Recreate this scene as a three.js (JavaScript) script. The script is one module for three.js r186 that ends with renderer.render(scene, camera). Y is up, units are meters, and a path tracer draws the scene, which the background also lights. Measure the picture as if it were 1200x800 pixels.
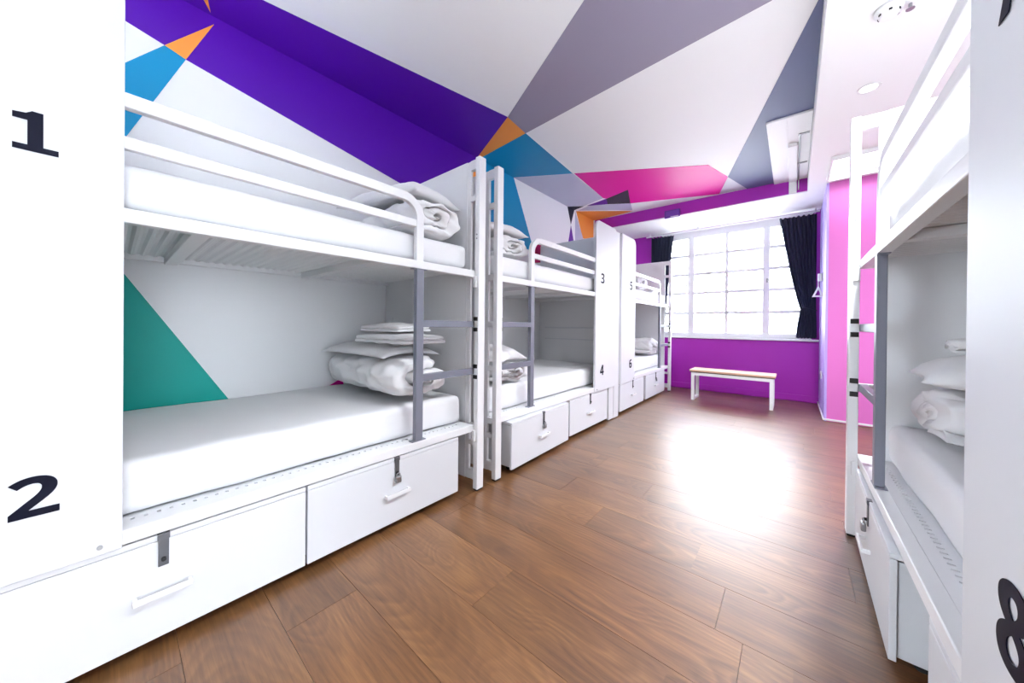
import * as THREE from 'three';
import { RoundedBoxGeometry } from 'three/addons/geometries/RoundedBoxGeometry.js';
import { mergeGeometries, mergeVertices } from 'three/addons/utils/BufferGeometryUtils.js';
import { ImprovedNoise } from 'three/addons/math/ImprovedNoise.js';
import { RectAreaLightUniformsLib } from 'three/addons/lights/RectAreaLightUniformsLib.js';
import { FontLoader } from 'three/addons/loaders/FontLoader.js';
import { TextGeometry } from 'three/addons/geometries/TextGeometry.js';

// ------------------------------------------------------------------ camera, sky, lights, exposure
const scene = new THREE.Scene();
const renderer = new THREE.WebGLRenderer({ antialias: true });
renderer.toneMapping = THREE.LinearToneMapping;
renderer.toneMappingExposure = 1.17;
renderer.shadowMap.enabled = true;
renderer.shadowMap.type = THREE.PCFSoftShadowMap;
RectAreaLightUniformsLib.init();

const FOCAL = 391.5;                                   // pixels in a 1200 x 800 frame
const camera = new THREE.PerspectiveCamera(2 * Math.atan(400 / FOCAL) * 180 / Math.PI, 1.5, 0.02, 200);
camera.position.set(0, 1.04, 0);
camera.rotation.order = 'YXZ';
camera.rotation.set(-0.0036, 0.6932, 0.0098);
camera.setViewOffset(1200, 800, -4.2, 18.2, 1200, 800);  // slight lens shift

scene.background = new THREE.Color().setRGB(0.86, 0.93, 1.0);   // overcast daylight
scene.backgroundIntensity = 17;

const sun = new THREE.DirectionalLight(0xfff4e6, 6);   // high sun from behind the house, on the facade across the street
sun.position.set(-6, 26, 14);
sun.target.position.set(-1, 0, -14);
sun.castShadow = true;
sun.shadow.mapSize.set(2048, 2048);
Object.assign(sun.shadow.camera, { left: -20, right: 20, top: 20, bottom: -20, near: 1, far: 80 });
scene.add(sun, sun.target);

const LAMP = { panel: 7, down: 21 };      // radiance of the square ceiling panels and of the downlights
const LAMP_COLOR = new THREE.Color().setRGB(0.94, 0.97, 1.0);

// ------------------------------------------------------------------ dimensions (metres)
const XW = -2.64, XRW = 1.42, ZB = 2.7, HC = 2.835, HS = 2.65, ZBULK = -5.25, ZWIN = -6.155, XC = 0.275, ZC = -5.075, XS = 0.114;
const XF = -1.5335, XR = 0.2475;

// ------------------------------------------------------------------ helpers
function rng(seed) { let a = seed >>> 0; return () => { a = (a + 0x6d2b79f5) >>> 0; let t = Math.imul(a ^ (a >>> 15), 1 | a); t = (t + Math.imul(t ^ (t >>> 7), 61 | t)) ^ t; return ((t ^ (t >>> 14)) >>> 0) / 4294967296; }; }
const mix = (a, b, t) => a + (b - a) * t;
const perlin = new ImprovedNoise();
const taken = new Map();
function numbered(name) { const n = taken.get(name) || 0; taken.set(name, n + 1); return n ? name + '_' + String(n).padStart(3, '0') : name; }
function shadows(m) { m.castShadow = true; m.receiveShadow = true; return m; }
function part(parent, name, geometry, material, label) {
  const m = shadows(new THREE.Mesh(geometry, material)); m.name = name; parent.add(m);
  if (label) m.userData.label = label;
  return m;
}
function thing(name, label, category, position = [0, 0, 0], group) {
  const o = new THREE.Group(); o.name = numbered(name); o.position.set(...position); scene.add(o);
  o.userData = { label, category }; if (group) o.userData.group = group;
  return o;
}
function structure(name, geometry, material, position = [0, 0, 0]) {
  const m = geometry ? shadows(new THREE.Mesh(geometry, material)) : new THREE.Group();
  m.name = name; m.position.set(...position); m.userData = { kind: 'structure' }; scene.add(m);
  return m;
}
function box(x0, x1, y0, y1, z0, z1, r = 0) {
  const w = Math.abs(x1 - x0), h = Math.abs(y1 - y0), d = Math.abs(z1 - z0);
  const g = r > 0 ? new RoundedBoxGeometry(w, h, d, 2, Math.min(r, w / 2.01, h / 2.01, d / 2.01)) : new THREE.BoxGeometry(w, h, d);
  g.translate((x0 + x1) / 2, (y0 + y1) / 2, (z0 + z1) / 2);
  return g;
}
const cyl = (r, h, n = 16) => new THREE.CylinderGeometry(r, r, h, n);
function poly(points) { const s = new THREE.Shape(); points.forEach(([a, b], i) => i ? s.lineTo(a, b) : s.moveTo(a, b)); s.closePath(); return s; }
function merged(list) { return mergeGeometries(list.map((g) => { const n = g.index ? g.toNonIndexed() : g; for (const k of Object.keys(n.attributes)) if (!['position', 'normal', 'uv'].includes(k)) n.deleteAttribute(k); return n; })); }
function smooth(g) { g.deleteAttribute('normal'); g.deleteAttribute('uv'); const m = mergeVertices(g, 1e-4); m.computeVertexNormals(); return m; }
// a soft, rounded body of cloth: w x h x d on its base, corner radius r, creased by noise
function soft(w, h, d, r, { amp = 0.008, freq = 7, seed = 1, ridge = 0, seg = 0.03, sag = 0 } = {}) {
  const g = new THREE.BoxGeometry(w, h, d, Math.max(4, Math.round(w / seg)), Math.max(4, Math.round(h / seg)), Math.max(4, Math.round(d / seg)));
  const p = g.attributes.position, v = new THREE.Vector3(), c = new THREE.Vector3(), n = new THREE.Vector3();
  const rx = Math.min(r, w / 2 - 1e-3), ry = Math.min(r, h / 2 - 1e-3), rz = Math.min(r, d / 2 - 1e-3);
  for (let i = 0; i < p.count; i++) {
    v.fromBufferAttribute(p, i);
    c.set(THREE.MathUtils.clamp(v.x, -w / 2 + rx, w / 2 - rx), THREE.MathUtils.clamp(v.y, -h / 2 + ry, h / 2 - ry), THREE.MathUtils.clamp(v.z, -d / 2 + rz, d / 2 - rz));
    n.set((v.x - c.x) / rx, (v.y - c.y) / ry, (v.z - c.z) / rz);
    if (n.length() < 1e-6) n.set(0, Math.sign(v.y), 0);
    n.normalize();
    const q = new THREE.Vector3(c.x + n.x * rx, c.y + n.y * ry, c.z + n.z * rz);
    if (Math.abs(v.x - c.x) < 1e-6 && Math.abs(v.y - c.y) < 1e-6 && Math.abs(v.z - c.z) < 1e-6) q.copy(v);
    let k = perlin.noise(q.x * freq + seed * 7.3, q.y * freq + seed, q.z * freq - seed * 3.1) * amp;
    k += perlin.noise(q.x * freq * 2.3 + seed, q.y * freq * 2.3, q.z * freq * 2.3 + 5) * amp * 0.45;
    if (ridge) k -= (1 - Math.min(1, Math.abs(perlin.noise(q.x * freq * 1.2 - seed, q.y * freq * 2.2 + 3, q.z * freq * 1.2 + seed)) * 5)) * ridge;
    q.addScaledVector(n, k);
    q.y -= sag * Math.max(0, 1 - (2 * q.x / w) ** 2) * Math.max(0, 1 - (2 * q.z / d) ** 2);
    p.setXYZ(i, q.x, Math.max(q.y + h / 2, 0.001), q.z);
  }
  return smooth(g);
}
function pillow(w, t, d, seed = 1, droop = 0) {
  const N = 28, pos = [], idx = [];
  for (const side of [1, -1]) for (let j = 0; j <= N; j++) for (let i = 0; i <= N; i++) {
    const u = i / N * 2 - 1, q = j / N * 2 - 1;
    const pinch = 1 - 0.07 * (1 - Math.abs(q) ** 2), pinch2 = 1 - 0.07 * (1 - Math.abs(u) ** 2);
    const e = Math.max(0, (1 - Math.abs(u) ** 3.6) * (1 - Math.abs(q) ** 3)) ** 0.5;
    const x = u * w / 2 * pinch, z = q * d / 2 * pinch2;
    const wr = perlin.noise(x * 9 + seed, z * 9, seed * 2.7) * 0.014 + perlin.noise(x * 22, z * 22 + seed, seed) * 0.006;
    pos.push(x, (side > 0 ? e * t * 0.78 : -Math.min(e, 0.5) * t * 0.44) + (side > 0 ? e * wr : 0) + t * 0.22 - droop * (0.9 * q * q + 0.45 * u ** 4), z);
  }
  const M = (N + 1) * (N + 1);
  for (let s = 0; s < 2; s++) for (let j = 0; j < N; j++) for (let i = 0; i < N; i++) {
    const a = s * M + j * (N + 1) + i, b = a + 1, c = a + N + 1, e = c + 1;
    if (s) idx.push(a, b, c, b, e, c); else idx.push(a, c, b, b, c, e);
  }
  let g = new THREE.BufferGeometry(); g.setAttribute('position', new THREE.Float32BufferAttribute(pos, 3)); g.setIndex(idx);
  g = mergeVertices(g, 1e-5); g.computeVertexNormals();
  return g;
}
// a rolled cloth: a spiral of cloth, axis along x, length len, radii ra (z) and rb (y), on its base
function roll(len, ra, rb, turns, thick, seed, amp = 0.01) {
  const S = 60 * turns | 0, A = 40, pos = [], idx = [], R0 = 0.16;
  const at = (f, off) => { const th = f * turns * Math.PI * 2 + 0.6 + Math.PI, r = R0 + (1 - R0) * f; const sq = (v) => Math.sign(v) * Math.abs(v) ** 0.72; return [sq(Math.cos(th)) * (r * ra - off), sq(Math.sin(th)) * (r * rb - off * rb / ra)]; };
  const ring = [];
  for (let s = 0; s <= S; s++) ring.push(at(s / S, 0));
  for (let s = S; s >= 0; s--) ring.push(at(s / S, thick * Math.min(1, 0.5 + s / S)));
  const K = ring.length;
  for (let a = 0; a <= A; a++) {
    const t = a / A * 2 - 1, pinch = 1 - 0.10 * Math.abs(t) ** 10 * 1.6, x = t * len / 2;
    ring.forEach(([z, y], k) => {
      const nz = perlin.noise(x * 6 + seed, z * 8, y * 8 + seed) * amp * 1.6 + perlin.noise(x * 15, z * 15 + seed, y * 17) * amp * 1.1 - Math.max(0, 0.14 - Math.abs(perlin.noise(x * 5 + y * 6, z * 7 + seed, y * 5))) * amp * 5;
      const l = Math.hypot(z, y) || 1;
      const bulge = Math.abs(t) === 1 ? (perlin.noise(z * 11 + seed, y * 11, t * 4) * 0.03 + 0.015 * Math.cos(k / K * 30)) * t : 0;
      pos.push(x + bulge, Math.max(y * pinch + y / l * nz + rb, 0.001 + 0.0004 * (k % 5)), z * pinch + z / l * nz);
    });
  }
  for (let a = 0; a < A; a++) for (let k = 0; k < K; k++) { const k2 = (k + 1) % K, p = a * K + k, q = a * K + k2, r = p + K, s = q + K; idx.push(p, q, r, q, s, r); }
  for (const [a, f] of [[0, 0], [A, 1]]) for (let s = 0; s < S; s++) {   // the two ends: a band between outside and inside
    const o1 = a * K + s, o2 = o1 + 1, i1 = a * K + K - 1 - s, i2 = i1 - 1;
    if (f) idx.push(o1, o2, i1, o2, i2, i1); else idx.push(o1, i1, o2, o2, i1, i2);
  }
  const g = new THREE.BufferGeometry(); g.setAttribute('position', new THREE.Float32BufferAttribute(pos, 3)); g.setIndex(idx); g.computeVertexNormals();
  return g;
}

// ------------------------------------------------------------------ materials
const std = (color, roughness = 0.5, extra = {}) => new THREE.MeshStandardMaterial({ color, roughness, ...extra });
const lin = (r, g, b) => new THREE.Color().setRGB(r, g, b);
const M = {
  wall: std(lin(0.87, 0.88, 0.90), 0.55),
  ceiling: std(lin(0.93, 0.935, 0.945), 0.6),
  trim: std(lin(0.84, 0.84, 0.86), 0.4),
  lacquer: new THREE.MeshPhysicalMaterial({ color: lin(0.73, 0.75, 0.785), roughness: 0.48 }),
  board: std(lin(0.85, 0.86, 0.88), 0.5),
  steelWhite: std(lin(0.84, 0.85, 0.87), 0.32),
  steelGrey: std(lin(0.19, 0.20, 0.25), 0.4),
  chrome: std(lin(0.35, 0.36, 0.38), 0.35, { metalness: 0.8 }),
  darkMetal: std(lin(0.13, 0.135, 0.15), 0.4, { metalness: 0.6 }),
  rubber: std(lin(0.012, 0.012, 0.014), 0.7),
  ink: new THREE.MeshPhysicalMaterial({ color: lin(0.005, 0.006, 0.018), roughness: 0.6, specularIntensity: 0.25 }),
  sheet: std(lin(0.86, 0.865, 0.885), 0.9),
  cotton: std(lin(0.88, 0.88, 0.895), 0.92),
  glass: new THREE.MeshPhysicalMaterial({ color: 0xffffff, roughness: 0, transmission: 1, thickness: 0, ior: 1.5 }),
  curtain: new THREE.MeshPhysicalMaterial({ color: lin(0.022, 0.026, 0.060), roughness: 0.85, sheen: 0.5, sheenColor: lin(0.05, 0.07, 0.14), sheenRoughness: 0.5 }),
  purpleWall: std(lin(0.38, 0.010, 0.42), 0.55),
  pinkWall: std(lin(0.66, 0.155, 0.51), 0.45),
  lilacWall: std(lin(0.46, 0.36, 0.80), 0.4),
  underfloor: std(lin(0.03, 0.018, 0.012), 0.9),
  concrete: std(lin(0.55, 0.55, 0.55), 0.9),
  facade: std(lin(0.80, 0.80, 0.78), 0.9),
  facadeGlass: std(lin(0.35, 0.40, 0.45), 0.2),
  lampGlow: new THREE.MeshStandardMaterial({ color: 0xffffff, emissive: LAMP_COLOR, emissiveIntensity: 3.0, roughness: 0.5 }),
};
const PAINT = {
  purple: lin(0.085, 0.004, 0.36), indigo: lin(0.085, 0.004, 0.36), orange: lin(0.88, 0.31, 0.055), teal: lin(0.004, 0.255, 0.50),
  taupe: lin(0.30, 0.27, 0.36), lavender: lin(0.50, 0.50, 0.64), magenta: lin(0.74, 0.004, 0.32), black: lin(0.025, 0.022, 0.035), violet: lin(0.13, 0.015, 0.33),
  navy: lin(0.010, 0.012, 0.035), slate: lin(0.105, 0.125, 0.235), grey: lin(0.55, 0.55, 0.60), green: lin(0.002, 0.36, 0.31), crimson: lin(0.50, 0.004, 0.11), white: lin(0.84, 0.84, 0.86),
};
const paintMat = {}; for (const k in PAINT) paintMat[k] = new THREE.MeshPhysicalMaterial({ color: PAINT[k], roughness: 0.45, specularIntensity: 0.5 });

// wood grain for the vinyl planks: four boards side by side in one tile of 2.6 m x 0.95 m
function woodTexture(seed) {
  const W = 1536, H = 768, data = new Uint8Array(W * H * 4), r = rng(seed), bands = [];
  for (let b = 0; b < 4; b++) bands.push({ o: r() * 90, k: (r() - 0.5) * 0.10, c: 0.2 + 0.6 * r(), u0: r(), slope: 0.5 + 0.9 * r(), ring: 17 + 8 * r(), knots: [0, 1, 2].map(() => [r(), 0.15 + 0.7 * r(), 0.5 + r()]) });
  const dark = [0.062, 0.023, 0.007], mid = [0.168, 0.073, 0.023], light = [0.305, 0.155, 0.056];
  const srgb = (c) => Math.max(0, Math.min(255, (c <= 0.0031308 ? c * 12.92 : 1.055 * c ** (1 / 2.4) - 0.055) * 255));
  for (let y = 0; y < H; y++) {
    const bi = Math.min(3, y * 4 / H | 0), B = bands[bi], v = y * 4 / H - bi;
    for (let x = 0; x < W; x++) {
      const u = x / W;
      const warp = perlin.noise(u * 5 + B.o, v * 1.3, B.o) * 0.10 + perlin.noise(u * 16 + B.o, v * 3.5, 3) * 0.028;
      let d = Math.hypot((v - B.c) * 0.9, 0.10 + B.slope * Math.abs(u - B.u0)) + warp;
      for (const [ku, kv, ks] of B.knots) { const du = (u - ku) * 26, dv = (v - kv) * 5.5; d += Math.exp(-(du * du + dv * dv)) * 0.10 * ks; }
      const ph = d * B.ring, saw = ph - Math.floor(ph);
      const g1 = saw < 0.72 ? saw / 0.72 : 1 - (saw - 0.72) / 0.28;
      const fibre = perlin.noise(u * 9 + B.o, v * 26, 9.1) * 0.55 + perlin.noise(u * 30, v * 80 + B.o, 2.2) * 0.35;
      const pore = Math.max(0, perlin.noise(u * 70 + B.o, v * 150, 7.7) - 0.2);
      const patch = perlin.noise(u * 3.1 + B.o, v * 1.4, 8) * 0.30 + perlin.noise(u * 8 + B.o, v * 4, 4.4) * 0.16;
      let t = 0.50 + B.k + (0.45 - g1) * 0.20 * (0.35 + Math.min(1, Math.abs(perlin.noise(u * 3.5, v * 1.5 + B.o, 1.5)) * 2.6)) + fibre * 0.40 - pore * 0.34 + patch;
      t = Math.max(0, Math.min(1, t));
      const i = (y * W + x) * 4;
      for (let c = 0; c < 3; c++) data[i + c] = srgb(t < 0.5 ? dark[c] + (mid[c] - dark[c]) * t * 2 : mid[c] + (light[c] - mid[c]) * (t - 0.5) * 2);
      data[i + 3] = 255;
    }
  }
  const tex = new THREE.DataTexture(data, W, H); tex.colorSpace = THREE.SRGBColorSpace; tex.wrapS = tex.wrapT = THREE.RepeatWrapping;
  tex.magFilter = THREE.LinearFilter; tex.minFilter = THREE.LinearMipmapLinearFilter; tex.generateMipmaps = true; tex.needsUpdate = true;
  return tex;
}
const woodTex = woodTexture(11);
const plankMats = [[1, 1, 1], [0.92, 0.90, 0.88], [1.06, 1.03, 1.0], [0.97, 0.94, 0.93]].map((c) => new THREE.MeshPhysicalMaterial({ map: woodTex, color: lin(...c), roughness: 0.42, clearcoat: 0.7, clearcoatRoughness: 0.36 }));

// ------------------------------------------------------------------ the room shell
const floor = structure('floor', box(XW - 0.2, XRW + 0.2, -0.2, -0.008, ZWIN - 0.2, ZB + 0.2), M.underfloor);
{
  const r = rng(5), PW = 0.2376, G = 0.0007, known = { 1: -1.30, 3: -0.903, 4: -0.117, 5: -0.197, 6: -0.825 };   // rows counted from z = -0.137 away from the camera
  let n = 0;
  for (let k = -12; k < 26; k++) {
    const za = -0.137 - k * PW, zb = za - PW;
    const z1 = Math.min(za, ZB), z0 = Math.max(zb, ZWIN - 0.005);
    if (z1 <= z0) continue;
    const LEN = 1.32, at = known[k] ?? (XW + r() * LEN);
    const cuts = [XW]; for (let x = at - Math.ceil((at - XW) / LEN) * LEN; x < XRW; x += LEN) if (x > XW + 0.05) cuts.push(x); cuts.push(XRW);
    for (let i = 0; i + 1 < cuts.length; i++) {
      const x0 = cuts[i] + G, x1 = cuts[i + 1] - G, lift = (r() - 0.5) * 0.0004;
      const g = box(x0, x1, -0.008, lift, z0 + G, z1 - G), p = g.attributes.position, uv = g.attributes.uv, ou = r() * 2.6, row = Math.floor(r() * 4) / 4, flip = r() < 0.5 ? 1 : -1;
      for (let q = 0; q < p.count; q++) uv.setXY(q, ((p.getX(q) - x0) * flip + ou) / 2.6, row + 0.25 * (0.03 + 0.94 * (p.getZ(q) - zb) / PW));
      part(floor, n ? 'plank_' + String(n).padStart(3, '0') : 'plank', g, plankMats[Math.floor(r() * 4)]); n++;
    }
  }
}
const wallLeft = structure('wall_left', box(XW - 0.15, XW, 0, HC + 0.15, ZWIN - 0.2, ZB + 0.15), M.wall);
const SZ0 = -0.27, SZ1 = 1.0, SY1 = 2.45, BX = 3.2;      // beside the camera the room opens into a bay with a tall window at its end
function pierced(u0, u1, v1, h0, h1, k0, k1, thick) {      // an upright wall from u0 to u1 with one opening, in the z-y plane
  const s = poly([[u0, 0], [u1, 0], [u1, v1], [u0, v1]]), h = new THREE.Path();
  h.moveTo(h0, k0); h.lineTo(h0, k1); h.lineTo(h1, k1); h.lineTo(h1, k0); h.closePath(); s.holes.push(h);
  const g = new THREE.ExtrudeGeometry(s, { depth: thick, bevelEnabled: false }), p = g.attributes.position;
  for (let i = 0; i < p.count; i++) p.setXYZ(i, p.getZ(i), p.getY(i), p.getX(i));
  g.computeVertexNormals(); return g;
}
structure('wall_right', pierced(ZC - 0.02, ZB + 0.15, HC + 0.15, SZ0, SZ1, 0.001, SY1, 0.15), M.wall, [XRW, 0, 0]);
structure('wall_bay', pierced(SZ0 - 0.15, SZ1 + 0.15, HC, SZ0 + 0.04, SZ1 - 0.04, 0.12, 2.4, 0.15), M.wall, [BX, 0, 0]);
structure('wall_bay_far', box(XRW + 0.15, BX, 0, HC, SZ0 - 0.15, SZ0), M.wall);
structure('wall_bay_near', box(XRW + 0.15, BX, 0, HC, SZ1, SZ1 + 0.15), M.wall);
structure('ceiling_bay', box(XRW + 0.15, BX, SY1, HC, SZ0, SZ1), M.ceiling);
structure('floor_bay', box(XRW + 0.001, BX, -0.2, 0, SZ0, SZ1), M.trim);
const RX0 = -2.55, RX1 = -1.4, RY0 = 0.3, RY1 = 2.6;     // a wide window in the wall behind the camera
{
  const s = poly([[XW, 0], [XRW, 0], [XRW, HC + 0.15], [XW, HC + 0.15]]), h = new THREE.Path();
  h.moveTo(RX0, RY0); h.lineTo(RX0, RY1); h.lineTo(RX1, RY1); h.lineTo(RX1, RY0); h.closePath(); s.holes.push(h);
  structure('wall_rear', new THREE.ExtrudeGeometry(s, { depth: 0.15, bevelEnabled: false }), M.wall, [0, 0, ZB]);
}
structure('wall_pink', box(XC + 0.02, XRW + 0.15, 0, HC + 0.15, ZC - 0.12, ZC), M.pinkWall);
structure('wall_alcove', box(XC, XC + 0.14, 0, HC + 0.15, ZWIN - 0.2, ZC - 0.002), M.lilacWall);
const ceiling = structure('ceiling', box(XW - 0.15, XRW + 0.15, HC, HC + 0.15, ZWIN - 0.2, ZB + 0.15), M.ceiling);
structure('ceiling_soffit', box(XS, XRW, HS, HC, ZBULK, ZB), M.ceiling);
const bulk = structure('ceiling_bulkhead', box(XW, XC, HS + 0.012, HC, ZWIN, ZBULK), M.purpleWall);
part(bulk, 'underside', box(XW, XC, HS, HS + 0.012, ZWIN, ZBULK - 0.001), M.ceiling, 'white underside of the purple bulkhead');
// window wall with its opening
const WX0 = -1.80, WX1 = 0.20, WY0 = 0.875, WY1 = 2.635;
{
  const s = poly([[XW, 0], [XC, 0], [XC, HS], [XW, HS]]), h = new THREE.Path();
  h.moveTo(WX0, WY0); h.lineTo(WX0, WY1); h.lineTo(WX1, WY1); h.lineTo(WX1, WY0); h.closePath(); s.holes.push(h);
  const g = new THREE.ExtrudeGeometry(s, { depth: 0.2, bevelEnabled: false }); g.translate(0, 0, ZWIN - 0.2);
  structure('wall_window', g, M.purpleWall);
}
structure('baseboard_window', box(XW, XC, 0.012, 0.095, ZWIN, ZWIN + 0.014, 0.004), M.purpleWall);
structure('baseboard_pink', box(XC, XRW, 0.012, 0.032, ZC, ZC + 0.012, 0.003), M.trim);
structure('baseboard_alcove', box(XC - 0.012, XC, 0.012, 0.032, ZWIN + 0.015, ZC + 0.012, 0.003), M.trim);
structure('trim_1', box(XW, XW + 0.02, HC - 0.5, HC, ZBULK, ZBULK + 0.02, 0.003), M.trim);

// painted mural: flat fields of colour on the ceiling (x, z) and on the left wall (z, y)
const muralCeiling = {
  indigo: [[[XW, -0.13], [XW, -2.498], [-1.916, -2.172], [-2.291, -0.525], [-2.341, -0.293], [-2.60, 0.72]]],
  orange: [[[-2.33, -0.20], [-2.26, -0.26], [-2.622, -0.355]], [[XW, -2.498], [-1.916, -2.172], [-1.946, -2.462], [XW, -2.525]], [[XW, -4.648], [-1.939, -5.179], [-2.52, ZBULK], [XW, ZBULK]]],
  taupe: [[[-1.916, -2.172], [-0.867, -1.635], [-0.106, -2.304], [-1.946, -2.462]]],
  teal: [[[XW, -2.525], [-1.946, -2.462], [-2.023, -3.46], [XW, -3.106]]],
  lavender: [[[XW, -3.106], [-2.023, -3.46], [-2.074, -4.401], [-2.436, -4.503], [XW, -4.385]], [[-2.60, -4.638], [-2.348, -4.55], [-1.848, -4.831], [-1.935, -5.133]]],
  magenta: [[[-2.007, -3.473], [-0.742, -4.211], [-0.618, -4.691], [-0.785, -5.224], [-1.851, -4.829], [-1.691, -4.326], [-2.047, -4.447], [-2.074, -4.401]]],
  black: [[[-2.047, -4.447], [-1.691, -4.326], [-1.851, -4.829], [-2.126, -4.657]]],
  violet: [[[-2.396, -4.535], [-2.047, -4.447], [-2.126, -4.657]]],
  navy: [[[XW, -4.385], [-2.445, -4.519], [XW, -4.58]]],
  slate: [[[0.112, -2.39], [-0.618, -4.691], [-0.479, ZBULK], [0.112, ZBULK]]],
  grey: [[[-0.618, -4.691], [-0.479, -5.235], [-0.785, -5.224]]],
};
const muralWall = {
  purple: [[[0.30, 2.83], [-0.244, HC], [-2.486, HC], [-2.402, 2.598], [-2.145, 2.152], [-1.681, 2.242], [-0.255, 2.511], [-0.373, 2.791], [-0.172, 2.538], [-0.042, 2.57], [0.30, 2.655]]],
  orange: [[[-0.172, 2.538], [-0.255, 2.511], [-0.373, 2.791]], [[-2.486, HC], [-2.537, HC], [-2.489, 2.619], [-2.402, 2.598]], [[-4.634, HC], [ZBULK + 0.02, HC], [ZBULK + 0.02, 2.47], [-4.863, 2.455]]],
  teal: [[[-0.172, 2.538], [-0.255, 2.511], [0.038, 1.799], [0.30, 1.6], [0.30, 1.95], [0.04, 2.264]], [[-2.537, HC], [-3.113, HC], [-3.469, 2.146], [-3.547, 1.993], [-2.52, 2.131]]],
  navy: [[[-4.375, HC], [-4.58, HC], [-4.481, 2.586]]],
  violet: [[[-4.482, 2.573], [-4.577, 2.33], [-4.411, 2.297]]],
  lavender: [[[-4.607, 2.822], [-4.892, 2.419], [-4.616, 2.364]]],
  green: [[[-0.458, 0.556], [0.089, 1.492], [0.40, 2.0], [0.40, 0.447], [-0.458, 0.441]]],
  magenta: [[[-0.989, 0.559], [-1.109, 0.62], [-1.148, 0.517]]],
  crimson: [[[-3.544, 2.128], [-3.70, 2.14], [-3.70, 1.887], [-3.549, 1.858]]],
};
function mural(parent, fields, place) {
  let k = 0;
  for (const color in fields) for (const pts of fields[color]) {
    const g = new THREE.ExtrudeGeometry(poly(pts), { depth: 0.0008 + 0.0002 * k++, bevelEnabled: false }); place(g);
    part(parent, 'painted_field', g, paintMat[color], color + ' painted field of the mural');
  }
}
mural(ceiling, muralCeiling, (g) => { g.rotateX(Math.PI / 2); g.translate(0, HC, 0); });
mural(wallLeft, muralWall, (g) => { const p = g.attributes.position; for (let i = 0; i < p.count; i++) { const z = p.getX(i), y = p.getY(i), d = p.getZ(i); p.setXYZ(i, XW + d, y, z); } g.computeVertexNormals(); });

// ------------------------------------------------------------------ window, sill, what is outside
const windowOne = structure('window_1', null, null, [0, 0, ZWIN]);
{
  const F = (n, ...a) => part(windowOne, n, box(...a, 0.006), M.trim);
  const cols = [[WX0, -1.367], [-1.367, -1.277], [-0.831, -0.802], [-0.354, -0.273], [0.13, WX1]];
  F('window_frame', WX0, -1.735, WY0, WY1, -0.12, -0.03); F('window_frame', 0.135, WX1, WY0, WY1, -0.12, -0.03);
  F('window_frame', -1.735, 0.135, 2.515, WY1, -0.12, -0.03); F('window_frame', -1.735, 0.135, WY0, 0.945, -0.12, -0.03);
  F('mullion', -1.367, -1.277, 0.945, 2.515, -0.13, -0.015); F('mullion', -0.354, -0.273, 0.945, 2.515, -0.13, -0.015);
  F('glazing_bar', -0.839, -0.794, 0.945, 2.515, -0.10, -0.035);
  const xs = [[-1.735, -1.367], [-1.277, -0.831], [-0.802, -0.354], [-0.273, 0.135]], ys = [0.945, 1.264, 1.596, 1.911, 2.224, 2.515];
  const glass = {};
  xs.forEach(([a, b], i) => {
    for (let j = 1; j < 5; j++) F('glazing_bar', a, b, ys[j] - 0.023, ys[j] + 0.023, -0.10, -0.03);
    for (let j = 0; j < 5; j++) {
      const y0 = ys[j] + (j ? 0.011 : 0), y1 = ys[j + 1] - (j < 4 ? 0.011 : 0), g = new THREE.PlaneGeometry(b - a, y1 - y0); g.translate((a + b) / 2, (y0 + y1) / 2, -0.07);
      part(windowOne, 'pane', g, M.glass);
    }
  });
  for (const [x, s] of [[-1.385, -1], [-0.30, 1]]) {   // casement handles
    const h = part(windowOne, 'window_handle', merged([box(x - 0.012, x + 0.012, 1.70, 1.76, -0.02, -0.004, 0.004), new THREE.TubeGeometry(new THREE.LineCurve3(new THREE.Vector3(x, 1.745, 0.0), new THREE.Vector3(x + s * 0.115, 1.665, 0.02)), 2, 0.007, 8)]), M.chrome, 'dark metal casement handle');
    h.castShadow = true;
  }
}
{
  const w2 = structure('window_2', null, null, [BX, 0, 0]), z0 = SZ0 + 0.04, z1 = SZ1 - 0.04, zs = [z0, (z0 + z1) / 2, z1], ys = [0.12, 0.88, 1.64, 2.4];
  const F = (n, a, b, y0, y1) => part(w2, n, box(0.04, 0.10, y0, y1, a, b, 0.004), M.trim);
  F('window_frame', z0, z0 + 0.04, 0.12, 2.4); F('window_frame', z1 - 0.04, z1, 0.12, 2.4); F('window_frame', z0, z1, 0.12, 0.16); F('window_frame', z0, z1, 2.36, 2.4);
  F('mullion', zs[1] - 0.025, zs[1] + 0.025, 0.12, 2.4);
  for (let j = 1; j < 3; j++) F('glazing_bar', z0, z1, ys[j] - 0.012, ys[j] + 0.012);
  for (let i = 0; i < 2; i++) for (let j = 0; j < 3; j++) { const g = new THREE.PlaneGeometry(zs[i + 1] - zs[i] - 0.05, ys[j + 1] - ys[j] - 0.024); g.rotateY(-Math.PI / 2); g.translate(0.07, (ys[j] + ys[j + 1]) / 2, (zs[i] + zs[i + 1]) / 2); part(w2, 'pane', g, M.glass); }
}
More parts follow.
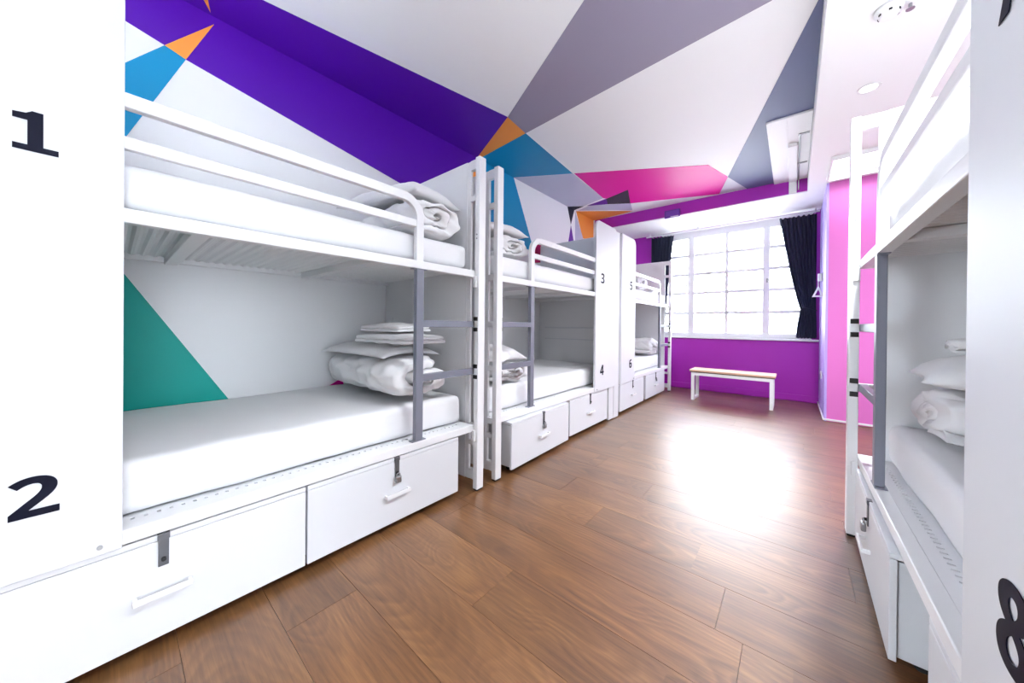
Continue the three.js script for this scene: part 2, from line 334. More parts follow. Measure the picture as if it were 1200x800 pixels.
{
  const w3 = structure('window_3', null, null, [0, 0, ZB]), n = 4, m = 3, F = (nm, a, b, y0, y1) => part(w3, nm, box(a, b, y0, y1, 0.04, 0.10, 0.004), M.trim);
  F('window_frame', RX0, RX0 + 0.04, RY0, RY1); F('window_frame', RX1 - 0.04, RX1, RY0, RY1); F('window_frame', RX0, RX1, RY0, RY0 + 0.04); F('window_frame', RX0, RX1, RY1 - 0.04, RY1);
  for (let i = 1; i < n; i++) { const x = mix(RX0, RX1, i / n); F('mullion', x - 0.022, x + 0.022, RY0, RY1); }
  for (let j = 1; j < m; j++) { const y = mix(RY0, RY1, j / m); F('glazing_bar', RX0, RX1, y - 0.012, y + 0.012); }
  for (let i = 0; i < n; i++) for (let j = 0; j < m; j++) { const g = new THREE.PlaneGeometry((RX1 - RX0) / n - 0.044, (RY1 - RY0) / m - 0.024); g.translate(mix(RX0, RX1, (i + 0.5) / n), mix(RY0, RY1, (j + 0.5) / m), 0.07); part(w3, 'pane', g, M.glass); }
}
structure('window_sill', box(WX0 - 0.02, XC - 0.002, 0.847, 0.875, ZWIN - 0.12, ZWIN + 0.05, 0.008), M.trim);
{ // the street outside: ground and a pale building across it
  structure('ground', box(-20, 20, -3.4, -3.2, -40, ZWIN - 0.6), M.concrete);
  const f = thing('building', 'pale sunlit building seen through the window panes', 'building', [-3, -3.2, -17]);
  part(f, 'facade_wall', box(-13, 13, 0, 6.2, -3, 0), M.facade);
  for (let i = 0; i < 9; i++) for (let j = 0; j < 2; j++) {
    const x = -12 + i * 2.8;
    part(f, 'facade_window', box(x, x + 1.2, 0.9 + j * 3.0, 2.5 + j * 3.0, -0.01, 0.02), M.facadeGlass);
    part(f, 'window_ledge', box(x - 0.1, x + 1.3, 0.8 + j * 3.0, 0.9 + j * 3.0, 0, 0.12), M.facade);
  }
  part(f, 'parapet', box(-13.1, 13.1, 6.2, 6.5, -3.1, 0.15), M.facade);
}

// ------------------------------------------------------------------ bunk beds
const font = await new FontLoader().loadAsync('fonts/droid/droid_sans_bold.typeface.json');
function numeral(ch, size) {
  let g;
  if (ch === '1') {
    const s = poly([[-0.030, 0], [0.040, 0], [0.040, 0.015], [0.016, 0.015], [0.016, 0.104], [-0.001, 0.104], [-0.001, 0.104], [-0.010, 0.096], [-0.030, 0.093], [-0.030, 0.078], [-0.008, 0.078], [-0.008, 0.015], [-0.030, 0.015]]);
    g = new THREE.ExtrudeGeometry(s, { depth: 0.0012, bevelEnabled: false }); g.translate(-0.005, -0.052, 0); g.scale(size / 0.105, size / 0.105, 1);
  } else {
    g = new TextGeometry(ch, { font, size, depth: 0.0012, curveSegments: 8, bevelEnabled: false });
    g.computeBoundingBox(); const b = g.boundingBox; g.translate(-(b.min.x + b.max.x) / 2, -(b.min.y + b.max.y) / 2, 0); g.scale(1.12, size / (b.max.y - b.min.y), 1);
  }
  return g;
}
const DECK = 1.378, LEDGE = 0.41;
// front: x of the front plane; inward: -1 when the depth runs to -x; z0: ladder end; along: sign of z towards the panel end
function bunkBed({ front, inward, z0, along, L = 2.09, panel = [1.55, 0.46], numbers, label, deep = 1.09, leg = true, digit = [0.105, 0.148, 0, 0] }) {
  const o = thing('bunk_bed', label, 'bunk bed', [front, 0, z0], 'white metal bunk beds');
  const X = (d) => inward * d, Z = (s) => along * s;
  const bb = (s0, s1, y0, y1, d0, d1, r = 0.004) => box(Math.min(X(d0), X(d1)), Math.max(X(d0), X(d1)), y0, y1, Math.min(Z(s0), Z(s1)), Math.max(Z(s0), Z(s1)), r);
  const turn = -inward * Math.PI / 2;
  // privacy panel with a rounded inner top corner, facing the aisle
  const [p0, pw] = panel, p1 = p0 + pw, R = 0.07, T = 2.11, B0 = 0.3675;
  const s = new THREE.Shape(); s.moveTo(p0, B0); s.lineTo(p1, B0); s.lineTo(p1, T); s.lineTo(p0 + R, T); s.absarc(p0 + R, T - R, R, Math.PI / 2, Math.PI, false); s.closePath();
  const pg = new THREE.ExtrudeGeometry(s, { depth: 0.018, bevelEnabled: true, bevelSize: 0.002, bevelThickness: 0.002, bevelSegments: 2, curveSegments: 10 });
  { const p = pg.attributes.position; for (let i = 0; i < p.count; i++) p.setXYZ(i, X(p.getZ(i) - 0.004), p.getY(i), Z(p.getX(i))); const flip = inward * along < 0 ? 0 : 1; if (flip) { const a = p.array; for (let t = 0; t < a.length; t += 9) for (let c = 0; c < 3; c++) { const k = a[t + c]; a[t + c] = a[t + 6 + c]; a[t + 6 + c] = k; } } pg.computeVertexNormals(); }
  const pm = part(o, 'privacy_panel', pg, M.lacquer);
  numbers.forEach((n, i) => {
    const g = numeral(n, digit[0]); g.rotateY(turn); g.translate(X(-0.0072), (i ? 0.578 : 1.530) + digit[2], Z(p0 + digit[1] - (i ? 0 : digit[3])));
    part(pm, 'numeral', g, M.ink, 'black numeral ' + n);
  });
  const bolt = (sv, yv, dv, par = o) => { const g = cyl(0.006, 0.006, 12); g.rotateZ(Math.PI / 2); g.translate(X(dv), yv, Z(sv)); return part(par, 'bolt', g, M.chrome); };
  bolt(p0 + 0.04, 0.388, -0.008, pm);
  // upper and lower deck
  part(o, 'upper_rail', bb(0.05, L - 0.02, 1.335, DECK, 0.004, 0.045), M.steelWhite);
  part(o, 'back_rail', bb(0.05, L - 0.03, 1.352, 1.386, deep - 0.06, deep - 0.02), M.steelWhite);
  for (const sc of [0.64, 1.28, 1.86]) part(o, 'cross_member', bb(sc, sc + 0.05, 1.340, 1.374, 0.045, deep - 0.06), M.steelWhite);
  { // corrugated sheet-metal deck, ridges across the bed
    const n = 100, pts = []; for (let i = 0; i <= n * 2; i++) pts.push([0.05 + (L - 0.08) * i / (n * 2), i % 4 < 2 ? 1.381 : 1.374]);
    const sh = []; for (let i = 0; i < pts.length; i++) sh.push(pts[i]); sh.push([L - 0.03, 1.386], [0.05, 1.386]);
    const g = new THREE.ExtrudeGeometry(poly(sh), { depth: deep - 0.09, bevelEnabled: false });
    const p = g.attributes.position; for (let i = 0; i < p.count; i++) p.setXYZ(i, X(p.getZ(i) + 0.045), p.getY(i), Z(p.getX(i))); if (inward * along > 0) { const a = p.array; for (let t = 0; t < a.length; t += 9) for (let c = 0; c < 3; c++) { const k = a[t + c]; a[t + c] = a[t + 6 + c]; a[t + 6 + c] = k; } } g.computeVertexNormals();
    part(o, 'upper_deck', g, M.steelWhite, 'corrugated sheet-metal bed deck');
  }
  part(o, 'lower_rail', bb(0.05, L - 0.02, 0.3675, LEDGE, 0.004, 0.045), M.steelWhite);
  { // lower deck: sheet metal with a row of slots beside the mattress
    const sh = poly([[0.05, 0.045], [L - 0.02, 0.045], [L - 0.02, deep - 0.02], [0.05, deep - 0.02]]);
    for (let i = 0; i < 62; i++) { const a = 0.12 + i * 0.029; const h = new THREE.Path(); h.moveTo(a, 0.078); h.lineTo(a, 0.094); h.lineTo(a + 0.009, 0.094); h.lineTo(a + 0.009, 0.078); h.closePath(); sh.holes.push(h); }
    const g = new THREE.ExtrudeGeometry(sh, { depth: 0.004, bevelEnabled: false });
    const p = g.attributes.position; for (let i = 0; i < p.count; i++) p.setXYZ(i, X(p.getY(i)), LEDGE - 0.006 + p.getZ(i), Z(p.getX(i))); if (inward * along < 0) { const a = p.array; for (let t = 0; t < a.length; t += 9) for (let c = 0; c < 3; c++) { const k = a[t + c]; a[t + c] = a[t + 6 + c]; a[t + 6 + c] = k; } } g.computeVertexNormals();
    part(o, 'lower_deck', g, M.steelWhite, 'slotted sheet-metal bed deck');
  }
  // guard rails of the upper bed
  const bend = 0.43, q = new THREE.Shape(), Ro = 0.12, W = 0.038, top = 1.7216;
  q.moveTo(p0 + 0.02, top); q.lineTo(bend + Ro, top); q.absarc(bend + Ro, top - Ro, Ro, Math.PI / 2, Math.PI, false); q.lineTo(bend, DECK); q.lineTo(bend + W, DECK); q.lineTo(bend + W, top - Ro); q.absarc(bend + Ro, top - Ro, Ro - W, Math.PI, Math.PI / 2, true); q.lineTo(p0 + 0.02, top - W); q.closePath();
  const rg = new THREE.ExtrudeGeometry(q, { depth: 0.022, bevelEnabled: true, bevelSize: 0.003, bevelThickness: 0.004, bevelSegments: 2, curveSegments: 12 });
  { const p = rg.attributes.position; for (let i = 0; i < p.count; i++) p.setXYZ(i, X(p.getZ(i) + 0.012), p.getY(i), Z(p.getX(i))); if (inward * along > 0) { const a = p.array; for (let t = 0; t < a.length; t += 9) for (let c = 0; c < 3; c++) { const k = a[t + c]; a[t + c] = a[t + 6 + c]; a[t + 6 + c] = k; } } rg.computeVertexNormals(); }
  part(o, 'guard_rail', rg, M.steelWhite);
  part(o, 'guard_rail', bb(bend + W - 0.004, p0 + 0.02, 1.557, 1.595, 0.012, 0.036), M.steelWhite);
  // ladder: grey post, two rungs, white end frame
  const post = part(o, 'ladder_post', bb(0.425, 0.470, LEDGE, 1.336, 0.006, 0.036, 0.003), M.steelGrey, 'grey steel ladder post');
  part(post, 'foot_plate', bb(0.405, 0.490, LEDGE, LEDGE + 0.005, 0.004, 0.042, 0.002), M.steelGrey);
  part(post, 'head_plate', bb(0.405, 0.490, 1.331, 1.336, 0.004, 0.042, 0.002), M.steelGrey);
  for (const y of [1.022, 0.727]) {
    const r = part(o, 'rung', bb(0.045, 0.428, y, y + 0.038, 0.006, 0.036, 0.003), M.steelGrey, 'grey steel ladder rung');
    for (const dy of [-0.026, 0.040]) part(r, 'bracket', bb(0.046, 0.066, y + dy, y + dy + 0.024, -0.028, 0.002, 0.002), M.rubber);
  }
  part(o, 'upright', bb(0, 0.056, 0.012, 2.085, -0.034, 0.004), M.steelWhite);
  part(o, 'upright', bb(0.018, 0.036, 0.05, 2.085, 0.064, 0.098), M.steelWhite);
  for (const [y0, y1] of [[2.022, 2.085], [1.822, 1.860], [1.335, DECK], [1.022, 1.060], [0.727, 0.765], [0.366, 0.41], [0.272, 0.304], [0.055, 0.118]]) part(o, 'crossbar', bb(0.014, 0.040, y0, y1, 0.0, 0.068), M.steelWhite);
  part(o, 'rubber_foot', bb(0.004, 0.052, 0, 0.014, -0.030, 0.0, 0.004), M.rubber);
  for (const y of [1.32, 0.36]) part(o, 'corner_bracket', bb(0.05, 0.070, y - 0.05, y + 0.02, -0.020, 0.004, 0.004), M.steelWhite);
  for (const y of [1.60, 1.575]) { const g = cyl(0.005, 0.004, 10); g.rotateX(Math.PI / 2); g.translate(X(-0.015), y, Z(0.057)); part(o, 'bolt', g, M.chrome); }
  part(o, 'end_board', bb(0.016, 0.040, 0.05, 2.085, 0.096, deep + 0.01, 0.002), M.board);
  part(o, 'coat_hook', merged([bb(0.040, 0.046, 1.04, 1.09, 0.98, 1.01, 0.002), bb(0.044, 0.075, 1.045, 1.055, 0.99, 1.0, 0.002)]), M.steelWhite);
  const fb = part(o, 'end_board', bb(L - 0.022, L - 0.002, 0, 2.10, 0.03, deep + 0.01, 0.002), M.board);
  for (const [y0, y1] of [[1.00, 1.02], [0.86, 0.872]]) part(fb, 'batten', bb(L - 0.030, L - 0.021, y0, y1, 0.12, deep - 0.08, 0.002), M.lacquer);
  if (leg) part(o, 'leg_board', bb(L - 0.25, L - 0.02, 0.008, 0.366, 0.006, 0.03, 0.003), M.lacquer);
  part(o, 'corner_post', bb(p1 + 0.006, L, leg ? 0.008 : 0.3675, 2.10, 0.0, 0.028, 0.003), M.lacquer);
  return o;
}
bunkBed({ front: XF, inward: -1, z0: -1.4996, along: 1, numbers: ['1', '2'], panel: [1.4824, 0.462], label: 'white metal bunk bed numbered 1 and 2, nearest on the left' });
bunkBed({ front: XF, inward: -1, z0: -1.6118, along: -1, numbers: ['3', '4'], panel: [1.490, 0.465], label: 'white metal bunk bed numbered 3 and 4, middle of the left row' });
bunkBed({ front: XF, inward: -1, z0: -5.725, along: 1, L: 1.995, numbers: ['5', '6'], panel: [1.535, 0.435], leg: false, label: 'white metal bunk bed numbered 5 and 6, beside the window' });
bunkBed({ front: XR, inward: 1, z0: -2.4053, along: 1, numbers: ['7', '8'], panel: [1.4173, 0.46], leg: false, digit: [0.128, 0.186, 0.042, 0.036], deep: 1.14, label: 'white metal bunk bed numbered 7 and 8, on the right of the aisle' });

// ------------------------------------------------------------------ under-bed drawers
function drawer(x, zc, face, label, { w = 0.81, out = 0, yaw = 0, padlock = false } = {}) {
  const o = thing('storage_drawer', label, 'drawer', [x + face * out, 0, zc], 'under-bed storage drawers');
  o.rotation.y = yaw;
  const fx = (a, b) => [Math.min(face * a, face * b), Math.max(face * a, face * b)];
  part(o, 'body', box(...fx(-0.90, -0.018), 0.045, 0.335, -w / 2 + 0.012, w / 2 - 0.012, 0.003), M.lacquer);
  part(o, 'front', box(...fx(-0.018, 0.0), 0.037, 0.343, -w / 2, w / 2, 0.0025), M.lacquer);
  part(o, 'lid', box(...fx(-0.905, 0.0), 0.3445, 0.362, -w / 2, w / 2, 0.003), M.lacquer);
  const g1 = merged([box(...fx(0.0, 0.004), 0.262, 0.350, -0.012, 0.012, 0.0015), box(...fx(-0.01, 0.006), 0.346, 0.3645, -0.014, 0.014, 0.0015)]);
  const hp = part(o, 'hasp', g1, M.darkMetal, 'dark metal hasp');
  const st = cyl(0.006, 0.010, 12); st.rotateZ(Math.PI / 2); st.translate(face * 0.007, 0.285, 0); part(hp, 'staple', st, M.rubber);
  if (padlock) part(hp, 'padlock', merged([box(...fx(0.006, 0.022), 0.238, 0.272, -0.016, 0.016, 0.005), new THREE.TorusGeometry(0.010, 0.0028, 8, 16).rotateY(Math.PI / 2).translate(face * 0.014, 0.276, 0)]), M.chrome, 'small padlock');
  part(o, 'handle', merged([box(...fx(0.020, 0.027), 0.176, 0.194, -0.066, 0.066, 0.002), box(...fx(0, 0.022), 0.178, 0.192, -0.066, -0.056, 0.001), box(...fx(0, 0.022), 0.178, 0.192, 0.056, 0.066, 0.001)]), M.steelWhite);
  for (const dx of [-0.82, -0.08]) for (const dz of [-1, 1]) { const c = cyl(0.022, 0.02, 14); c.rotateX(Math.PI / 2); c.translate(face * dx, 0.0225, dz * (w / 2 - 0.07)); part(o, 'castor', c, M.rubber); }
  return o;
}
const DX = XF - 0.006;
drawer(DX, -0.105, 1, 'white storage drawer at the bottom left corner, below the large numeral 2');
drawer(DX, -0.922, 1, 'white storage drawer with small padlock, under the ladder of the nearest left bunk', { padlock: true });
drawer(DX, -2.155, 1, 'white storage drawer pulled out askew under the bunk numbered 3 and 4', { out: 0.045, yaw: 0.03, w: 0.80, padlock: true });
drawer(DX, -3.025, 1, 'closed white storage drawer at the far end of the middle left bunk', { w: 0.79 });
drawer(DX, -4.165, 1, 'white storage drawer under the near end of the left bunk beside the window', { w: 0.80 });
drawer(DX, -5.075, 1, 'white storage drawer nearest the window, under the farthest ladder', { w: 0.86, padlock: true });
drawer(XR + 0.006, -1.905, -1, 'white storage drawer with hanging padlock, under the right bunk ladder', { out: 0.018, yaw: -0.012, w: 0.80, padlock: true });
drawer(XR + 0.006, -0.835, -1, 'white storage drawer nearest the camera under the right bunk', { w: 0.80 });

// ------------------------------------------------------------------ mattresses and bedding
function softThing(name, geometry, material, position, label, category, group, turn = 0) {
  const m = shadows(new THREE.Mesh(geometry, material)); m.name = numbered(name); m.position.set(...position); m.rotation.y = turn;
  m.userData = { label, category }; if (group) m.userData.group = group; scene.add(m); return m;
}
function mattress(x0, x1, z0, z1, y0, h, seed, label) {
  return softThing('mattress', soft(x1 - x0, h, z1 - z0, 0.035, { amp: 0.006, freq: 4, seed, ridge: 0.0012, seg: 0.035 }), M.sheet, [(x0 + x1) / 2, y0, (z0 + z1) / 2], label, 'mattress', 'mattresses on the bunks');
}
const LX0 = -2.615, LX1l = XF - 0.10, LX1u = XF - 0.052;
mattress(LX0, LX1l, -1.43, 0.50, LEDGE + 0.001, 0.175, 1, 'white mattress on the nearest lower left bed, beside the green triangle');
mattress(LX0, LX1u, -1.43, 0.50, 1.388, 0.145, 2, 'white mattress on the nearest upper left bed, below the purple mural');
mattress(LX0, LX1l, -3.63, -1.69, LEDGE + 0.001, 0.175, 3, 'white mattress on the middle lower left bed');
mattress(LX0, LX1u, -3.63, -1.69, 1.388, 0.145, 4, 'white mattress on the middle upper left bed');
mattress(LX0, LX1l, -5.66, -3.79, LEDGE + 0.001, 0.175, 5, 'white mattress on the lower left bed beside the window');
mattress(LX0, LX1u, -5.66, -3.79, 1.388, 0.145, 6, 'white mattress on the upper left bed beside the window');
mattress(XR + 0.10, XR + 1.08, -2.34, -0.38, LEDGE + 0.001, 0.185, 7, 'white mattress on the lower bed right of the aisle');
mattress(XR + 0.052, XR + 1.08, -2.34, -0.38, 1.388, 0.145, 8, 'white mattress on the upper bed right of the aisle');

const ML = LEDGE + 0.187, MU = 1.388 + 0.156;
const duvet = (pos, len, ra, rb, seed, label, amp = 0.013, turns = 2.3, turn = 0) => softThing('folded_duvet', roll(len, ra, rb, turns, ra * 0.30, seed, amp), M.cotton, pos, label, 'duvet', 'rolled white duvets', turn);
const cushion = (pos, w, t, d, seed, label, turn = 0, droop = 0.03) => softThing('pillow', pillow(w, t, d, seed, droop), M.cotton, pos, label, 'pillow', 'white pillows', turn);
const towel = (pos, w, h, d, seed, label, turn = 0, sag = -0.03) => softThing('folded_towel', merged([soft(w, h * 0.52, d, h * 0.26, { amp: 0.006, freq: 11, seed, seg: 0.02, sag }), soft(w * 0.97, h * 0.52, d * 0.96, h * 0.26, { amp: 0.006, freq: 12, seed: seed + 4, seg: 0.02, sag }).translate(0.008, h * 0.48, 0.006)]), M.cotton, pos, label, 'towel', 'folded white towels', turn);
// nearest left bunk
duvet([-2.065, ML, -1.155], 0.86, 0.262, 0.122, 3, 'big rolled white duvet on the nearest lower left bed', 0.014, 1.7);
cushion([-2.18, ML + 0.268, -1.16], 0.78, 0.055, 0.42, 2, 'white pillow lying between duvet and towels, nearest lower left bed', 0.05);
towel([-1.94, ML + 0.322, -1.17], 0.54, 0.046, 0.30, 5, 'wide folded white towel lying on a pillow', 0.06, -0.022);
towel([-2.00, ML + 0.391, -1.175], 0.44, 0.038, 0.24, 9, 'smaller folded white towel topmost on its pile', 0.03, -0.022);
duvet([-2.03, MU, -1.19], 0.86, 0.235, 0.120, 7, 'rolled white duvet on the nearest upper left bed');
cushion([-1.98, MU + 0.254, -1.18], 0.70, 0.10, 0.40, 12, 'white pillow topmost on the nearest upper left bed', 0.2);
// middle left bunk
duvet([-2.06, MU, -1.96], 0.82, 0.22, 0.098, 15, 'rolled white duvet on the middle upper left bed');
cushion([-2.0, MU + 0.210, -1.95], 0.72, 0.09, 0.40, 18, 'white pillow topmost on the middle upper left bed', -0.12);
duvet([-2.06, ML, -1.97], 0.80, 0.235, 0.082, 21, 'rolled white duvet on the middle lower left bed');
cushion([-2.0, ML + 0.180, -1.95], 0.68, 0.10, 0.40, 23, 'white pillow topmost on the middle lower left bed', 0.18);
// left bunk at the window
duvet([-2.07, ML, -5.32], 0.84, 0.25, 0.14, 27, 'rolled white duvet on the lower left bed beside the window');
cushion([-2.0, MU, -5.38], 0.72, 0.13, 0.40, 29, 'white pillow lying on the upper left bed beside the window', 0.1, 0);
duvet([-2.07, MU, -4.86], 0.80, 0.22, 0.13, 31, 'rolled white duvet on the upper left bed beside the window');
// right bunk
const MR = LEDGE + 0.197;
duvet([0.82, MR, -2.075], 0.80, 0.225, 0.108, 35, 'rolled white duvet on the lower bed right of the aisle', 0.017);
cushion([0.775, MR + 0.226, -2.06], 0.80, 0.125, 0.42, 37, 'plump white pillow on the lower bed right of the aisle', -0.08, 0.012);
const rolledTowel = softThing('rolled_towel', roll(0.34, 0.055, 0.032, 2.2, 0.016, 41, 0.004), M.cotton, [0.64, MR + 0.356, -2.05], 'small rolled white towel topmost on the plump pillow', 'towel');
rolledTowel.rotation.z = 0.10;

// ------------------------------------------------------------------ curtains, bench, fittings
function curtain(path, y0, y1, pleats, label, seed) {   // path(t) gives [left x, right x] at height fraction t
  const U = 90, V = 30, pos = [], idx = [];
  for (const off of [0.006, -0.006]) for (let j = 0; j <= V; j++) for (let i = 0; i <= U; i++) {
    const t = j / V, u = i / U, [a, b] = path(t), y = y0 + (y1 - y0) * t, amp = 0.030 * (0.55 + 0.45 * Math.min(1, (b - a) / 0.38));
    const uu = u + 0.012 * perlin.noise(u * 5 + seed, t * 3, seed);
    pos.push(a + (b - a) * uu, y + 0.004 * Math.sin(u * 40), amp * Math.sin(uu * pleats * Math.PI * 2 + 0.6 * perlin.noise(t * 2, u * 3, seed)) + 0.008 * perlin.noise(u * 9, t * 5, seed) + off);
  }
  const N = (U + 1) * (V + 1);
  for (let s = 0; s < 2; s++) for (let j = 0; j < V; j++) for (let i = 0; i < U; i++) { const a = s * N + j * (U + 1) + i, b = a + 1, c = a + U + 1, d = c + 1; if (s) idx.push(a, c, b, b, c, d); else idx.push(a, b, c, b, d, c); }
  const rim = (k, l) => idx.push(k, l, k + N, l, l + N, k + N);
  for (let i = 0; i < U; i++) { rim(i + 1, i); rim(V * (U + 1) + i, V * (U + 1) + i + 1); }
  for (let j = 0; j < V; j++) { rim(j * (U + 1), (j + 1) * (U + 1)); rim((j + 1) * (U + 1) + U, j * (U + 1) + U); }
  const g = new THREE.BufferGeometry(); g.setAttribute('position', new THREE.Float32BufferAttribute(pos, 3)); g.setIndex(idx); g.computeVertexNormals();
  return g;
}
{
  const o = thing('curtain', 'dark navy curtain tied back at the right of the window', 'curtain', [0, 0, ZWIN + 0.11], 'navy curtains');
  const tie = (1.296 - 0.895) / (2.575 - 0.895);
  const pathR = (t) => t < tie ? [mix(0.03, 0.075, Math.min(1, t / tie) ** 1.5), mix(0.245, 0.235, t / tie)] : [mix(0.075, -0.165, ((t - tie) / (1 - tie)) ** 0.82), mix(0.235, 0.232, (t - tie) / (1 - tie))];
  part(o, 'drape', curtain(pathR, 0.895, 2.575, 8, '', 3), M.curtain);
  part(o, 'tie_back', new THREE.TorusGeometry(0.086, 0.010, 8, 24).scale(1, 1, 0.5).rotateX(Math.PI / 2).rotateZ(-0.35).translate(0.160, 1.30, 0), M.curtain);
  for (let i = 0; i < 8; i++) part(o, 'curtain_hook', new THREE.TorusGeometry(0.009, 0.0022, 6, 12).translate(-0.14 + i * 0.05, 2.590, 0), M.steelWhite);
  const l = thing('curtain', 'dark navy curtain hanging left of the window behind the farthest bunk', 'curtain', [0, 0, ZWIN + 0.11], 'navy curtains');
  part(l, 'drape', curtain((t) => [mix(-1.92, -1.93, t), mix(-1.70, -1.565, t ** 1.3)], 0.895, 2.575, 7, '', 8), M.curtain);
  for (let i = 0; i < 7; i++) part(l, 'curtain_hook', new THREE.TorusGeometry(0.009, 0.0022, 6, 12).translate(-1.91 + i * 0.055, 2.590, 0), M.steelWhite);
  const r = thing('curtain_track', 'slim white curtain track under the bulkhead', 'curtain track', [0, 0, ZWIN + 0.11]);
  part(r, 'track', box(-2.02, 0.262, 2.598, 2.616, -0.012, 0.012, 0.004), M.trim);
  for (const x of [-1.95, -1.2, -0.45, 0.22]) part(r, 'bracket', box(x - 0.012, x + 0.012, 2.612, HS, -0.010, 0.010, 0.002), M.trim);
}
{ // bench
  const o = thing('bench', 'low bench with wooden top and white metal legs below the window', 'bench', [-0.645, 0, -5.42]);
  const wood = std(lin(0.62, 0.40, 0.27), 0.5), edge = std(lin(0.09, 0.055, 0.04), 0.6);
  for (let i = 0; i < 3; i++) part(o, 'seat_board', box(-0.485, 0.485, 0.405, 0.430, -0.175 + i * 0.1175, -0.0595 + i * 0.1175 - 0.0015, 0.003), wood, 'pale wooden seat board');
  part(o, 'seat_base', box(-0.478, 0.478, 0.392, 0.4045, -0.168, 0.168, 0.001), edge, 'dark underside board of the seat');
  for (const x of [-0.465, 0.425]) {
    const f = part(o, 'leg_frame', merged([box(x, x + 0.04, 0, 0.355, 0.125, 0.165, 0.003), box(x, x + 0.04, 0, 0.355, -0.165, -0.125, 0.003), box(x + 0.001, x + 0.039, 0.001, 0.035, -0.13, 0.13, 0.003)]), M.steelWhite);
    f.castShadow = true;
  }
  for (const z of [0.125, -0.165]) part(o, 'seat_rail', box(-0.466, 0.466, 0.352, 0.391, z, z + 0.04, 0.003), M.steelWhite);
  for (const x of [-0.465, 0.425]) part(o, 'seat_rail', box(x, x + 0.04, 0.353, 0.390, -0.13, 0.13, 0.003), M.steelWhite);
}
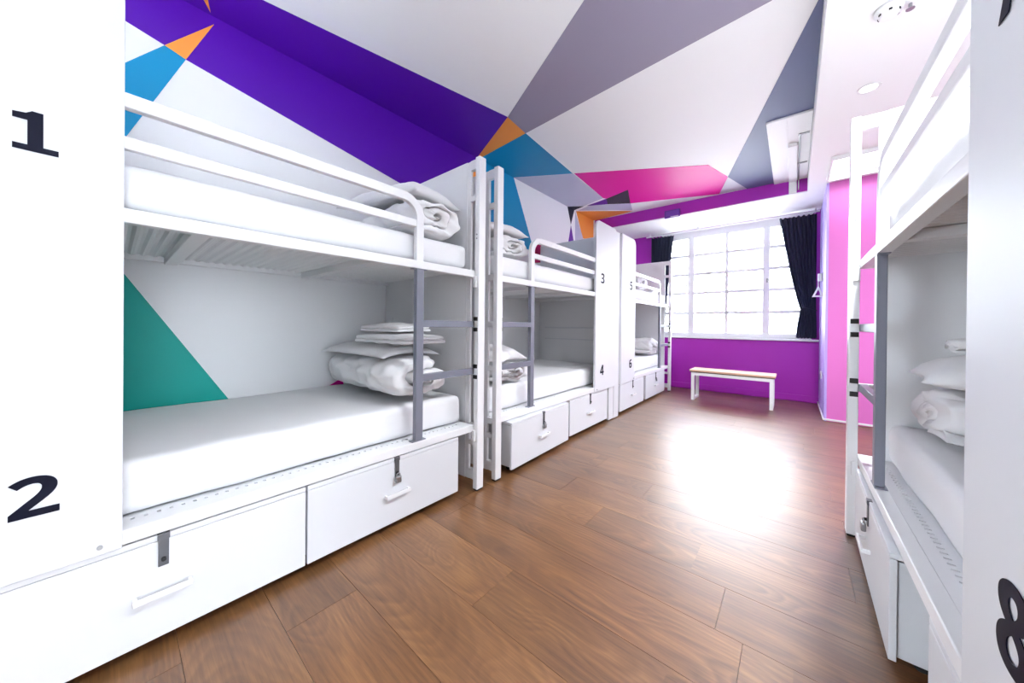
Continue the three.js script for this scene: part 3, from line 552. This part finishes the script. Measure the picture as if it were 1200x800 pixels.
{ // small fittings
  const vent = thing('alarm_box', 'small purple alarm box on the bulkhead above the window', 'alarm', [-1.38, 2.690, ZBULK]);
  part(vent, 'housing', box(-0.105, 0.105, -0.055, 0.055, 0, 0.035, 0.006), std(lin(0.10, 0.03, 0.30), 0.4));
  part(vent, 'cover', box(-0.085, 0.090, -0.035, 0.040, 0.034, 0.038, 0.002), std(lin(0.16, 0.06, 0.42), 0.35));
  part(vent, 'nameplate', box(-0.02, 0.09, -0.050, -0.040, 0.034, 0.037, 0.001), M.trim);

  const hook = thing('pull_handle', 'white triangular pull handle hanging on the alcove wall', 'pull handle', [XC, 1.66, -5.60]);
  part(hook, 'mounting_box', box(-0.045, 0, -0.04, 0.05, -0.03, 0.03, 0.006), M.trim);
  part(hook, 'side_plate', box(-0.004, 0, -0.05, 0.06, 0.03, 0.055, 0.001), M.rubber, 'dark side plate');
  const tri = poly([[-0.055, -0.235], [0.055, -0.235], [0, -0.10]]), inner = new THREE.Path(); inner.moveTo(-0.032, -0.220); inner.lineTo(0.032, -0.220); inner.lineTo(0, -0.140); inner.closePath(); tri.holes.push(inner);
  part(hook, 'triangle', new THREE.ExtrudeGeometry(tri, { depth: 0.012, bevelEnabled: true, bevelSize: 0.003, bevelThickness: 0.003 }).translate(-0.040, 0.0, -0.006), M.trim);
  part(hook, 'cord', cyl(0.004, 0.08, 8).translate(-0.040, -0.075, 0), M.trim);

  const sock = thing('wall_socket', 'white wall socket low on the alcove wall', 'socket', [XC, 0.464, -5.54]);
  part(sock, 'plate', box(-0.012, 0, -0.045, 0.045, -0.045, 0.045, 0.004), M.trim);
  part(sock, 'switch', box(-0.017, -0.011, 0.005, 0.030, -0.012, 0.012, 0.002), M.trim);

  // ceiling hatch board and cable trunking beside the soffit
  const hb = thing('ceiling_board', 'white board fixed under the ceiling beside the soffit', 'ceiling board', [-0.045, HC, -4.45]);
  part(hb, 'board', box(-0.155, 0.155, -0.020, 0, -0.80, 0.80, 0.002), M.trim);
  part(hb, 'joint_strip', box(-0.018, -0.010, -0.023, -0.019, -0.80, 0.80, 0.001), M.trim);
  const tk = thing('cable_trunking', 'white cable trunking running down over the purple bulkhead', 'trunking', [-0.02, HC - 0.02, -4.3]);
  part(tk, 'ceiling_run', box(-0.036, 0.036, -0.030, 0, -0.95, 0.12, 0.003), M.trim);
  part(tk, 'wall_run', box(-0.036, 0.036, HS - HC + 0.02, 0, -0.95, -0.915, 0.003), M.trim);
  part(tk, 'conduit', box(0.048, 0.058, -0.012, 0, -0.93, 0.30, 0.002), M.chrome, 'grey conduit');
  part(tk, 'conduit', box(0.048, 0.058, HS - HC + 0.06, 0, -0.945, -0.925, 0.002), M.steelWhite);
  for (const z of [0.28, -0.42]) part(tk, 'saddle_clip', box(0.040, 0.118, -0.008, 0, z - 0.012, z + 0.012, 0.002), M.chrome);

  const sd = thing('smoke_detector', 'round white smoke detector on the soffit', 'smoke detector', [0.355, HS, -2.485]);
  const pr = [[0, -0.045], [0.030, -0.045], [0.038, -0.036], [0.040, -0.024], [0.052, -0.020], [0.054, 0], [0, 0]].map(([a, b]) => new THREE.Vector2(a, b));
  part(sd, 'housing', new THREE.LatheGeometry(pr, 28), M.trim);
  for (let i = 0; i < 6; i++) { const a = i * Math.PI / 3; part(sd, 'slot', box(-0.006, 0.006, -0.036, -0.027, 0.036, 0.041).rotateY(a), M.rubber); }
  const sp = thing('sprinkler_head', 'small chrome sprinkler head beside the smoke detector', 'sprinkler', [0.43, HS, -2.51]);
  part(sp, 'flange', cyl(0.026, 0.005, 20).translate(0, -0.0025, 0), M.trim);
  part(sp, 'nozzle', merged([cyl(0.007, 0.025, 10).translate(0, -0.017, 0), cyl(0.016, 0.003, 14).translate(0, -0.031, 0)]), M.chrome);
}

// ------------------------------------------------------------------ lamps
function downlight(x, z, label) {
  const o = thing('downlight', label, 'downlight', [x, HS, z], 'recessed downlights in the soffit');
  const ring = [[0.042, 0], [0.060, 0], [0.060, -0.003], [0.052, -0.008], [0.044, -0.004], [0.042, 0]].map(([a, b]) => new THREE.Vector2(a, b));
  part(o, 'bezel', new THREE.LatheGeometry(ring, 32), M.trim);
  part(o, 'lens', cyl(0.043, 0.003, 28).translate(0, -0.0015, 0), M.lampGlow);
  const l = new THREE.SpotLight(LAMP_COLOR, LAMP.down, 0, 1.35, 0.9, 2); l.position.set(0, -0.02, 0); l.target.position.set(0, -1, 0); l.castShadow = true; l.shadow.radius = 3; o.add(l, l.target);
}
for (const [z, label] of [[-3.23, 'round recessed downlight in the white soffit over the right aisle']]) downlight(0.374, z, label);
downlight(0.374, -1.55, 'round recessed downlight in the soffit above the right bunk');
function ceilingPanel(x, y, z, w, d, label, power = 1) {
  const o = thing('ceiling_light', label, 'ceiling light', [x, y, z], 'square ceiling lights');
  part(o, 'frame', box(-w / 2, w / 2, -0.035, 0, -d / 2, d / 2, 0.003), M.trim);
  part(o, 'diffuser', box(-w / 2 + 0.02, w / 2 - 0.02, -0.037, -0.034, -d / 2 + 0.02, d / 2 - 0.02), M.lampGlow);
  const l = new THREE.RectAreaLight(LAMP_COLOR, LAMP.panel * power, w - 0.04, d - 0.04); l.position.set(0, -0.042, 0); l.rotation.x = -Math.PI / 2; o.add(l);
}
ceilingPanel(0.56, HS, -4.62, 0.60, 0.60, 'square light panel in the soffit before the pink wall', 0.5);


renderer.render(scene, camera);
